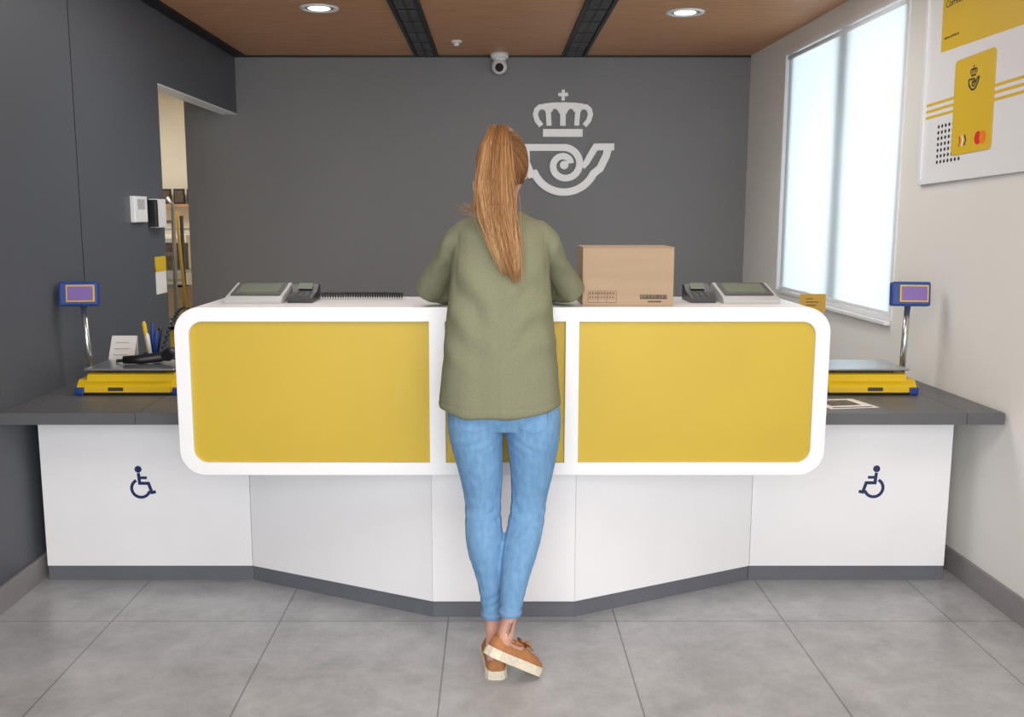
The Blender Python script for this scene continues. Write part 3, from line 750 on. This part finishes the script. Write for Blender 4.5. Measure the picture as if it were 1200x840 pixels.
SL, EL, WL = (-0.100, 2.980, 1.368), (-0.208, 3.155, 1.193), (-0.075, 3.318, 1.168)
SR, ER, WR = (0.150, 2.980, 1.368), (0.253, 3.155, 1.193), (0.125, 3.405, 1.168)
HC = Vector((0.028, 3.025, 1.582))
LEGL = [(0.86, -0.052, 2.930, 0.088, 0.104), (0.80, -0.056, 2.922, 0.0870, 0.105), (0.74, -0.052, 2.922, 0.081, 0.098), (0.69, -0.045, 2.925, 0.0755, 0.090), (0.63, -0.038, 2.928, 0.0675, 0.078), (0.57, -0.034, 2.932, 0.0590, 0.067), (0.525, -0.032, 2.93, 0.0550, 0.060), (0.48, -0.031, 2.915, 0.0570, 0.062), (0.435, -0.027, 2.900, 0.0590, 0.068), (0.39, -0.022, 2.892, 0.0560, 0.066), (0.34, -0.014, 2.885, 0.0475, 0.057), (0.29, -0.007, 2.877, 0.0400, 0.047), (0.24, -0.004, 2.872, 0.0345, 0.040), (0.195, -0.003, 2.868, 0.0325, 0.037)]
LEGR = [(0.86, 0.118, 2.930, 0.088, 0.104), (0.80, 0.1225, 2.922, 0.0870, 0.105), (0.74, 0.1235, 2.924, 0.0800, 0.098), (0.69, 0.122, 2.93, 0.0735, 0.089), (0.63, 0.120, 2.936, 0.066, 0.077), (0.57, 0.115, 2.942, 0.0580, 0.066), (0.525, 0.110, 2.936, 0.0545, 0.060), (0.48, 0.102, 2.908, 0.0565, 0.062), (0.435, 0.091, 2.88, 0.0570, 0.066), (0.39, 0.079, 2.858, 0.0530, 0.063), (0.34, 0.068, 2.834, 0.0450, 0.055), (0.30, 0.061, 2.815, 0.0395, 0.047), (0.265, 0.056, 2.802, 0.0345, 0.040), (0.235, 0.052, 2.792, 0.0325, 0.037)]

pb = MB()
sk = 'skin'
pb.loft([(0.80, 0.033, 2.925, 0.145, 0.09), (0.88, 0.032, 2.93, 0.148, 0.095), (0.97, 0.028, 2.935, 0.13, 0.085), (1.05, 0.024, 2.94, 0.12, 0.08), (1.15, 0.022, 2.955, 0.125, 0.086), (1.25, 0.022, 2.965, 0.13, 0.088), (1.33, 0.023, 2.975, 0.118, 0.076), (1.38, 0.024, 2.985, 0.088, 0.056), (1.41, 0.025, 2.99, 0.055, 0.046)], sk)
pb.tube([(0.025, 2.985, 1.38), (0.026, 3.0, 1.45), (0.028, 3.012, 1.52)], [0.052, 0.046, 0.048], sk, 20)
pb.ell(HC, (0.070, 0.090, 0.108), sk)
pb.ell(HC+Vector((0, 0.035, -0.05)), (0.052, 0.055, 0.062), sk)      # jaw
pb.ell(HC+Vector((0, 0.068, -0.090)), (0.022, 0.02, 0.018), sk)      # chin
pb.tube([HC+Vector((0, 0.086, 0.005)), HC+Vector((0, 0.104, -0.028)), HC+Vector((0, 0.09, -0.036))], [0.008, 0.012, 0.010], sk, 10)  # nose
pb.tube([HC+Vector((-0.016, 0.086, -0.056)), HC+Vector((0, 0.092, -0.056)), HC+Vector((0.016, 0.086, -0.056))], [0.006, 0.009, 0.006], sk, 8)
for s in (-1, 1):
    pb.ell(HC+Vector((s*0.071, 0.0, -0.012)), (0.010, 0.018, 0.030), sk, 14, 10)
for (A, B, C, hd, sd) in ((SL, EL, WL, (0.95, 0.25, -0.02), (-0.2, 1, 0)), (SR, ER, WR, (-0.97, 0.16, -0.02), (0.2, 1, 0))):
    A, B, C = Vector(A), Vector(B), Vector(C)
    pb.tube([A+Vector((0.05 if A.x < 0 else -0.05, 0, -0.01)), A, A.lerp(B, 0.4), A.lerp(B, 0.85), B, B.lerp(C, 0.3), B.lerp(C, 0.7), C, C+(C-B).normalized()*0.01], [0.040, 0.038, 0.036, 0.035, 0.035, 0.035, 0.029, 0.025, 0.024], sk, 16)
    hand(pb, C, hd, sd, sk)
def shrink(L, d): return [(z_, x_, y_, rx-d, ry-d) for (z_, x_, y_, rx, ry) in L]
pb.loft(shrink(LEGL, 0.0090)+[(0.14, 0.0, 2.866, 0.0235, 0.030), (0.09, 0.003, 2.866, 0.027, 0.036), (0.05, 0.004, 2.868, 0.026, 0.034)], sk)
pb.loft(shrink(LEGR, 0.0090)+[(0.205, 0.046, 2.788, 0.0235, 0.030), (0.17, 0.037, 2.781, 0.026, 0.032), (0.14, 0.031, 2.780, 0.024, 0.027)], sk)
# shoe frames
def shoe_frame(h, toe):
    h, toe = Vector(h), Vector(toe); y = (toe-h).normalized(); up = (Vector((0, 0, 1)) - y*y.z).normalized(); x = y.cross(up)
    return Matrix(((x.x, y.x, up.x, h.x), (x.y, y.y, up.y, h.y), (x.z, y.z, up.z, h.z), (0, 0, 0, 1)))
FL = shoe_frame((0.010, 2.826, 0.0), (-0.002, 3.06, 0.0))
FR = shoe_frame((-0.018, 2.742, 0.124), (0.128, 2.862, 0.004))
for Fm in (FL, FR):  # feet
    pb.tube([Fm @ Vector(p) for p in ((0, 0.022, 0.045), (0, 0.06, 0.05), (0, 0.11, 0.045), (0, 0.16, 0.035), (0, 0.205, 0.028))], [0.024, 0.027, 0.028, 0.026, 0.018], sk, 14, up=Fm.to_3x3() @ Vector((0, 0, 1)), flat=0.85)
bm_ = remesh(pb, 0.0055, 4)
bm_.materials.clear(); bm_.materials.append(M['skin']); bm_.name = 'person'
person = put(bpy.data.objects.new('person', bm_), None, 'person in olive sweater and light jeans leaning on the counter', 'person')
for s in (-1, 1):
    t = MB(); t.ell(HC+Vector((s*0.03, 0.079, 0.006)), (0.012, 0.009, 0.008), 'eye', 14, 10); t.ell(HC+Vector((s*0.03, 0.0865, 0.006)), (0.005, 0.003, 0.005), 'lens', 12, 8)
    t.obj('eye', person)
# leaf shaped ankle tattoo lying on the skin
def on_ankle(a, h, cx, cy, rx, ry): return Vector((cx+rx*math.sin(a), cy-ry*math.cos(a), h))
t = MB()
base = [on_ankle(0.15+0.02*k, 0.178+0.0065*k, 0.040+0.0015*k, 2.7830+0.0013*k, 0.0262, 0.0322) for k in range(7)]
t.tube(base, 0.0007, 'tattoo', 6)
for k in range(1, 6):
    for s in (-1, 1):
        q = on_ankle(0.15+0.02*k+s*0.33, 0.178+0.0065*k+0.010, 0.040+0.0015*k, 2.7830+0.0013*k, 0.0262, 0.0322)
        t.tube([base[k], base[k].lerp(q, 0.5)+Vector((0, -0.0009, 0)), q], [0.0006, 0.0012, 0.0004], 'tattoo', 6)
t.obj('tattoo', person, 'dark leaf tattoo above the heel')

# sweater
sw = MB()
sw.loft([(1.446, 0.027, 2.993, 0.056, 0.052), (1.434, 0.0265, 2.990, 0.085, 0.062), (1.414, 0.026, 2.985, 0.117, 0.073), (1.385, 0.0255, 2.98, 0.138, 0.086), (1.33, 0.024, 2.972, 0.146, 0.100), (1.26, 0.023, 2.962, 0.150, 0.110), (1.18, 0.0215, 2.952, 0.159, 0.115), (1.10, 0.020, 2.945, 0.169, 0.119), (1.00, 0.020, 2.937, 0.178, 0.126), (0.92, 0.020, 2.932, 0.184, 0.132), (0.86, 0.020, 2.928, 0.1895, 0.138), (0.842, 0.020, 2.927, 0.190, 0.138)], 'knit', 48, ex=2.2)
for (A, B, C) in ((SL, EL, WL), (SR, ER, WR)):
    A, B, C = Vector(A), Vector(B), Vector(C)
    sx = 1 if A.x < 0 else -1
    sw.tube([A+Vector((0.06*sx, 0, 0.010)), A+Vector((0.02*sx, 0, 0.003)), A.lerp(B, 0.12), A.lerp(B, 0.35), A.lerp(B, 0.65), B+Vector((0, -0.008, 0.0)), B+Vector((0.01*sx, 0.02, -0.004)), B.lerp(C, 0.4), B.lerp(C, 0.75), B.lerp(C, 0.93)], [0.052, 0.051, 0.0485, 0.0450, 0.0450, 0.0475, 0.047, 0.041, 0.035, 0.031], 'knit', 24)
sm = remesh(sw, 0.005, 9)
def fold(co_, n):
    x, y, z_ = co_
    d = 0.0070*noise.noise(Vector((x*7, y*7, z_*2.4))) + 0.0030*noise.noise(Vector((x*22+4, y*16, z_*6+2)))
    k = max(0.0, min(1.0, (1.22-z_)/0.3))
    d += k*0.0085*math.sin(x*50+1.5*math.sin(z_*6)+1.0)*(0.25+0.75*abs(noise.noise(Vector((x*4, 0, z_*2)))))
    lim = 0.142+0.20*max(0, 1.26-z_)
    arm = abs(x-0.023) > lim and z_ > 1.12
    if arm:
        q = noise.noise(co_*8)
        aa = min(1, (abs(x-0.023)-lim)/0.02)
        d += aa*0.0050*math.sin((z_*1.0+y*0.8)*78+5*q)*(0.5+0.5*math.sin(z_*30))
    if z_ > 0.95 and y < 2.95 and not arm:
        kk = max(0, 1-abs(z_-1.18)/0.23)
        ed = min(1, max(0, (lim-abs(x-0.023))/0.02))
        d += ed*0.0080*kk*math.sin((z_-abs(x-0.02)*0.9)*50+3.5*noise.noise(co_*5))*min(1, abs(x-0.02)/0.07)
    ax = 0.130+0.08*max(0, 1.34-z_)
    if y < 2.98 and 1.20 < z_ < 1.41: d -= 0.0014*math.exp(-((abs(x-0.024)-ax)/0.004)**2)
    if y < 2.9 and z_ < 1.27: d -= 0.0020*math.exp(-((x-0.014)/0.003)**2)
    if y < 2.95 and not arm: d -= 0.0010*math.exp(-((z_-1.275)/0.0035)**2)
    if y < 2.95: d -= 0.0015*math.exp(-((z_-0.868)/0.003)**2)
    return d
displace(sm, fold)
for v_ in sm.vertices:
    if v_.co.z < 0.90:
        k = (0.90-v_.co.z)/0.058
        v_.co.z += k*(0.004*math.sin(v_.co.x*34+1) - 0.008*math.cos((v_.co.x-0.02)*12) + 0.03*(v_.co.x-0.02)+0.002)
for v_ in sm.vertices:
    if v_.co.y > 3.118 and v_.co.z < CT+0.001 and v_.co.z > 1.06: v_.co.z = CT+0.001
sm.materials.clear(); sm.materials.append(M['knit']); sm.name = 'sweater'
put(bpy.data.objects.new('sweater', sm), person, 'olive green long-sleeved knit sweater')

# jeans
jn = MB()
jn.loft([(0.96, 0.028, 2.935, 0.138, 0.095), (0.92, 0.032, 2.93, 0.15, 0.100), (0.87, 0.033, 2.93, 0.158, 0.106), (0.82, 0.0335, 2.926, 0.168, 0.106), (0.785, 0.034, 2.92, 0.13, 0.080)], 'jean', 40)
jn.loft(LEGL, 'jean', 32); jn.loft(LEGR, 'jean', 32)
jm = remesh(jn, 0.0045, 3)
def jf(co_, n):
    x, y, z_ = co_
    sgn = 1 if x > 0.035 else -1
    kn = 1.2*math.exp(-((z_-0.515)/0.035)**2)+0.7*math.exp(-((z_-0.75)/0.035)**2)+1.1*math.exp(-((z_-0.25)/0.04)**2)+0.5*math.exp(-((z_-0.38)/0.05)**2)
    ph = noise.noise(co_*9)
    d = 0.0032*kn*(abs(math.sin(z_*88+sgn*x*40+3*ph))-0.5)
    d += 0.0010*noise.noise(Vector((x*18, y*18, z_*10)))
    L_ = LEGL if x < 0.035 else LEGR
    for i in range(len(L_)-1):
        if L_[i+1][0] <= z_ <= L_[i][0]:
            s = (L_[i][0]-z_)/(L_[i][0]-L_[i+1][0]); cx = L_[i][1]*(1-s)+L_[i+1][1]*s; cy = L_[i][2]*(1-s)+L_[i+1][2]*s; rx = L_[i][3]*(1-s)+L_[i+1][3]*s
            if z_ < 0.78 and abs(x-cx)/rx > 0.7: d += 0.0022*math.exp(-((y-(cy-0.028))/0.003)**2)
            break
    return d
displace(jm, jf)
jm.materials.clear(); jm.materials.append(M['jean']); jm.name = 'jeans'
jeans = put(bpy.data.objects.new('jeans', jm), person, 'light blue skinny cropped jeans')
for L_ in (LEGL, LEGR):
    z_, x_, y_, rx, ry = L_[-1]
    t = MB(); t.loft([(z_+0.014, x_, y_, rx+0.002, ry+0.002), (z_+0.012, x_, y_, rx+0.003, ry+0.003), (z_-0.002, x_, y_, rx+0.003, ry+0.003), (z_-0.003, x_, y_, rx+0.001, ry+0.001)], 'denim_seam', 32)
    t.obj('trouser_hem', jeans)
    cx, cy, rx, ry = (L_[1][1], 2.922, 0.087, 0.105)
    pp = []
    for dx, zq in ((-0.045, 0.850), (-0.043, 0.815), (-0.040, 0.806), (-0.02, 0.797), (0.0, 0.790), (0.02, 0.797), (0.040, 0.806), (0.043, 0.815), (0.045, 0.850)):
        pp.append((cx+dx, cy-ry*math.sqrt(1-(dx/rx)**2)+0.0005, zq))
    t = MB(); t.tube(pp, 0.0018, 'denim_seam', 6); t.obj('back_pocket', jeans, 'stitched back pocket edge')

# shoes
for Fm, lab in ((FL, 'tan suede moccasin flat on the floor'), (FR, 'tan suede moccasin with heel raised')):
    half = [(0.0, 0.012), (0.006, 0.024), (0.02, 0.032), (0.06, 0.034), (0.10, 0.0335), (0.14, 0.038), (0.175, 0.042), (0.205, 0.038), (0.225, 0.027), (0.236, 0.012)]
    out = [(w_, y_) for y_, w_ in half] + [(-w_, y_) for y_, w_ in reversed(half)]
    up = MB()
    secs = [(0.003, 0.016, 0.056), (0.012, 0.026, 0.068), (0.035, 0.032, 0.066), (0.07, 0.033, 0.060), (0.10, 0.034, 0.061), (0.125, 0.037, 0.066), (0.15, 0.040, 0.061), (0.18, 0.041, 0.052), (0.21, 0.034, 0.044), (0.228, 0.02, 0.037), (0.233, 0.008, 0.030)]
    n = 18; vs, fs = [], []
    for (y_, w_, h_) in secs:
        for k in range(n):
            a = math.pi*k/(n-1); c, s = math.cos(a), math.sin(a)
            vs.append(Fm @ Vector((w_*math.copysign(abs(c)**0.7, c), y_, 0.020+(h_-0.020)*s**0.75)))
    for i in range(len(secs)-1):
        for k in range(n-1): fs.append((i*n+k, i*n+k+1, (i+1)*n+k+1, (i+1)*n+k))
        fs.append((i*n+n-1, i*n, (i+1)*n, (i+1)*n+n-1))
    fs.append(tuple(range(n))); fs.append(tuple(range((len(secs)-1)*n, len(secs)*n)))
    up.add(vs, fs, 'suede', True)
    ap = [(0.026*math.cos(a), 0.165+0.042*math.sin(a)) for a in [math.radians(x) for x in range(-10, 191, 12)]]
    def hz(x_, y_):
        for i in range(len(secs)-1):
            if secs[i][0] <= y_ <= secs[i+1][0]:
                s = (y_-secs[i][0])/(secs[i+1][0]-secs[i][0]); w_ = secs[i][1]*(1-s)+secs[i+1][1]*s; h_ = secs[i][2]*(1-s)+secs[i+1][2]*s
                c = min(0.98, abs(x_)/w_)**(1/0.7); return 0.020+(h_-0.020)*(1-c*c)**0.375
        return 0.035
    up.tube([Fm @ Vector((x_, y_, hz(x_, y_)+0.001)) for x_, y_ in ap], 0.003, 'suede', 8)
    col = [(0.026*math.cos(a), 0.062+0.052*math.sin(a)) for a in [math.radians(x) for x in range(0, 361, 15)]]
    up.tube([Fm @ Vector((x_, y_, 0.066)) for x_, y_ in col], 0.0055, 'suede', 8)
    so = up.obj('shoe', person, lab)
    sl = MB(); sl.prism([(x_*1.07, y_*1.01-0.001) for x_, y_ in out], 0.0, 0.018, 'sole', T=Fm); sl.prism([(x_*1.03, y_) for x_, y_ in out], 0.0179, 0.028, 'sole', T=Fm); sl.obj('sole', so, 'cream rubber sole')
    bw = MB()
    for s in (-1, 1):
        bw.tube([Fm @ Vector(p) for p in ((0, 0.128, 0.071), (s*0.012, 0.122, 0.080), (s*0.028, 0.126, 0.078), (s*0.022, 0.134, 0.071), (0, 0.130, 0.071))], [0.003, 0.004, 0.0045, 0.004, 0.003], 'suede', 8)
        bw.tube([Fm @ Vector(p) for p in ((0, 0.130, 0.072), (s*0.010, 0.145, 0.071), (s*0.016, 0.160, 0.064))], [0.003, 0.003, 0.004], 'suede', 8)
    bw.obj('bow', so, 'leather bow')

# hair
hb = MB(); tone = []
def strand(pts, r0, tn, n=4, grad=0.0):
    L = len(pts); rad = [r0*(0.6+0.4*math.sin(math.pi*min(1, i/(L-1)*1.6+0.1)) if i < L-1 else 0.15) for i in range(L)]
    hb.tube(pts, rad, 'hair', n)
    for i in range(L): tone.extend([min(1, max(0, tn+grad*(i/(L-1)-0.4)))]*n)
random.seed(11)
TIE = HC+Vector((-0.008, -0.088, 0.078))
def scalp(dirv, off=0.0):
    d = Vector(dirv).normalized(); r = (0.074+off, 0.095+off, 0.1135+off)
    s = 1/math.sqrt((d.x/r[0])**2+(d.y/r[1])**2+(d.z/r[2])**2)
    return HC + d*s
vs, fs = [], []; NU, NV = 40, 24
for j in range(NV+1):
    for k in range(NU):
        th = math.pi*j/NV; a = 2*math.pi*k/NU
        d = Vector((math.sin(th)*math.cos(a), math.sin(th)*math.sin(a), math.cos(th)))
        face = d.y > 0.35 and d.z < 0.55
        low = d.z < -0.62
        vs.append(scalp(d, -0.02 if face else (-0.016 if low else 0.0)))
for j in range(NV):
    for k in range(NU): fs.append((j*NU+k, j*NU+(k+1) % NU, (j+1)*NU+(k+1) % NU, (j+1)*NU+k))
hb.add(vs, fs, 'hair', True)
tone.extend([0.08]*len(hb.bm.verts))
td = (TIE-HC).normalized()
for i in range(640):
    a = 2*math.pi*i/640 + random.uniform(-0.02, 0.02)
    x_ = math.cos(a)
    if math.sin(a) > 0: root = Vector((x_*0.95, 0.75*math.sin(a)+0.1, 0.62*math.sin(a)+0.05*random.random()-0.05))
    else: root = Vector((x_*0.95, 0.15+0.9*math.sin(a), 0.72*math.sin(a)))
    root.normalize()
    lay = random.uniform(0.001, 0.0045)
    t0 = random.uniform(0.0, 0.35)
    pts = []
    for s in range(9):
        q = t0+(1-t0)*s/8
        d = root.lerp(td, q)
        if d.length < 0.05: d = Vector((0, 0, 1))
        pts.append(scalp(d, lay+0.003*math.sin(math.pi*q)+0.006*q**4))
    pts[-1] = TIE+Vector((random.uniform(-.01, .01), -0.01, random.uniform(-.01, .01)))
    strand(pts, random.uniform(0.0009, 0.0018), min(1, max(0, (0.24 if x_ > 0.1 else 0.34)+0.11*random.gauss(0, 1))), 4)
# ponytail volume
cl = [(0.0, TIE, 0.014), (0.06, Vector((0.016, 2.895, 1.682)), 0.025), (0.18, Vector((0.008, 2.860, 1.64)), 0.042), (0.42, Vector((0.006, 2.842, 1.52)), 0.058), (0.62, Vector((0.013, 2.838, 1.425)), 0.056), (0.8, Vector((0.034, 2.836, 1.342)), 0.046), (1.0, Vector((0.060, 2.840, 1.235)), 0.024)]
def cen(q):
    for i in range(len(cl)-1):
        if q <= cl[i+1][0]+1e-9:
            s = (q-cl[i][0])/(cl[i+1][0]-cl[i][0])
            return cl[i][1].lerp(cl[i+1][1], s), cl[i][2]*(1-s)+cl[i+1][2]*s
    return cl[-1][1], cl[-1][2]
for i in range(2500):
    loose = i > 2340
    a = random.uniform(0, 2*math.pi); rr = math.sqrt(random.random())*(1.0 if not loose else 1.22)
    ox, oy = math.cos(a)*rr, math.sin(a)*rr
    end = min(1.0, random.uniform(0.84, 1.0) if random.random() < 0.6 else random.uniform(0.60, 0.9))
    if ox < -0.2: end = min(end, 0.95)
    ph = random.uniform(0, 6.28); amp = random.uniform(0.0008, 0.0035) if not loose else random.uniform(0.004, 0.008)
    pts = []
    tw = random.uniform(-0.4, 0.4)
    lk = round(a*2.2)
    NS = 15
    for s in range(NS):
        q = end*s/(NS-1); c, w_ = cen(q)
        fx = ox*math.cos(tw*q)-oy*math.sin(tw*q); fy = ox*math.sin(tw*q)+oy*math.cos(tw*q)
        pts.append(c+Vector((fx*w_+amp*math.sin(ph+q*10)*min(1, q*3)+0.005*q*math.sin(lk*1.7+q*9), fy*w_*0.48+amp*0.5*math.cos(ph+q*9), 0.004*math.sin(ph+q*5)+(0.012*rr*(1-q) if q < 0.1 else 0))))
    strand(pts, random.uniform(0.0006, 0.0012) if not loose else 0.0005, 0.47+0.12*random.gauss(0, 1)+0.08*math.sin(lk*2.3)-0.06*(rr-0.5), 4, 0.30)
# wisps over the shoulder
for i in range(26):
    ex = random.uniform(-0.125, -0.055); ez = random.uniform(1.440, 1.475)
    p0 = Vector((-0.038+random.uniform(-.02, .02), 2.848, 1.52+random.uniform(-.03, .03)))
    p3 = Vector((ex, 2.880+random.uniform(-.01, .01), ez))
    p1 = p0+Vector((-0.004, -0.006, -0.07)); p2 = p3+Vector((0.04, -0.01, -0.025))
    pts = []
    for s in range(10):
        q = s/9; pts.append(p0*(1-q)**3+p1*3*q*(1-q)**2+p2*3*q*q*(1-q)+p3*q**3)
    strand(pts, random.uniform(0.0006, 0.0013), 0.52+0.12*random.gauss(0, 1), 4, 0.1)
hmesh = hb.mesh('hair')
at_ = hmesh.attributes.new('tone', 'FLOAT', 'POINT')
if len(tone) == len(hmesh.vertices): at_.data.foreach_set('value', tone)
else: print('TONE MISMATCH', len(tone), len(hmesh.vertices))
hair = put(bpy.data.objects.new('hair', hmesh), person, 'long golden auburn hair in a high ponytail')
t = MB(); t.tube([TIE+Vector((0, 0.004, -0.002)), TIE+Vector((0, -0.012, 0.004))], [0.019, 0.020], 'tie', 20); t.obj('hair_tie', hair)

# ------------------------------------------------------------------ lights
W = bpy.data.worlds.new('world'); S.world = W; W.use_nodes = True
bg = W.node_tree.nodes['Background']; bg.inputs[0].default_value = (0.92, 0.96, 1.0, 1); bg.inputs[1].default_value = 1.5
def area(name, loc, rot, sx, sy, en, col=(1, 1, 1)):
    L = bpy.data.lights.new(name, 'AREA'); L.shape = 'RECTANGLE'; L.size = sx; L.size_y = sy; L.energy = en; L.color = col
    o = bpy.data.objects.new(name, L); COL.objects.link(o); o.location = loc; o.rotation_euler = rot; return o
area('storefront_daylight', (0.2, -1.0, 1.35), (math.radians(90), 0, 0), 3.4, 2.2, 96, (0.99, 0.99, 1.0))
area('window_daylight', (3.1, 5.35, 1.7), (0, math.radians(90), 0), 2.0, 2.4, 55, (0.94, 0.98, 1))
area('fill_light_front', (0, 1.6, 2.50), (0, 0, 0), 2.4, 1.2, 32, (1, 0.985, 0.96))  # unseen fill light, added over the customer side to even out the lighting
area('fill_light_counter', (0, 4.4, 2.50), (0, 0, 0), 2.6, 0.8, 34, (1, 0.985, 0.96))  # out-of-view fill light, added above the counter to lift the dark walls
area('storage_fill_light', (-3.0, 7.6, 2.55), (0, 0, 0), 1.0, 1.0, 32, (1, 0.94, 0.86))  # fill light added to brighten the storage room, no visible fixture
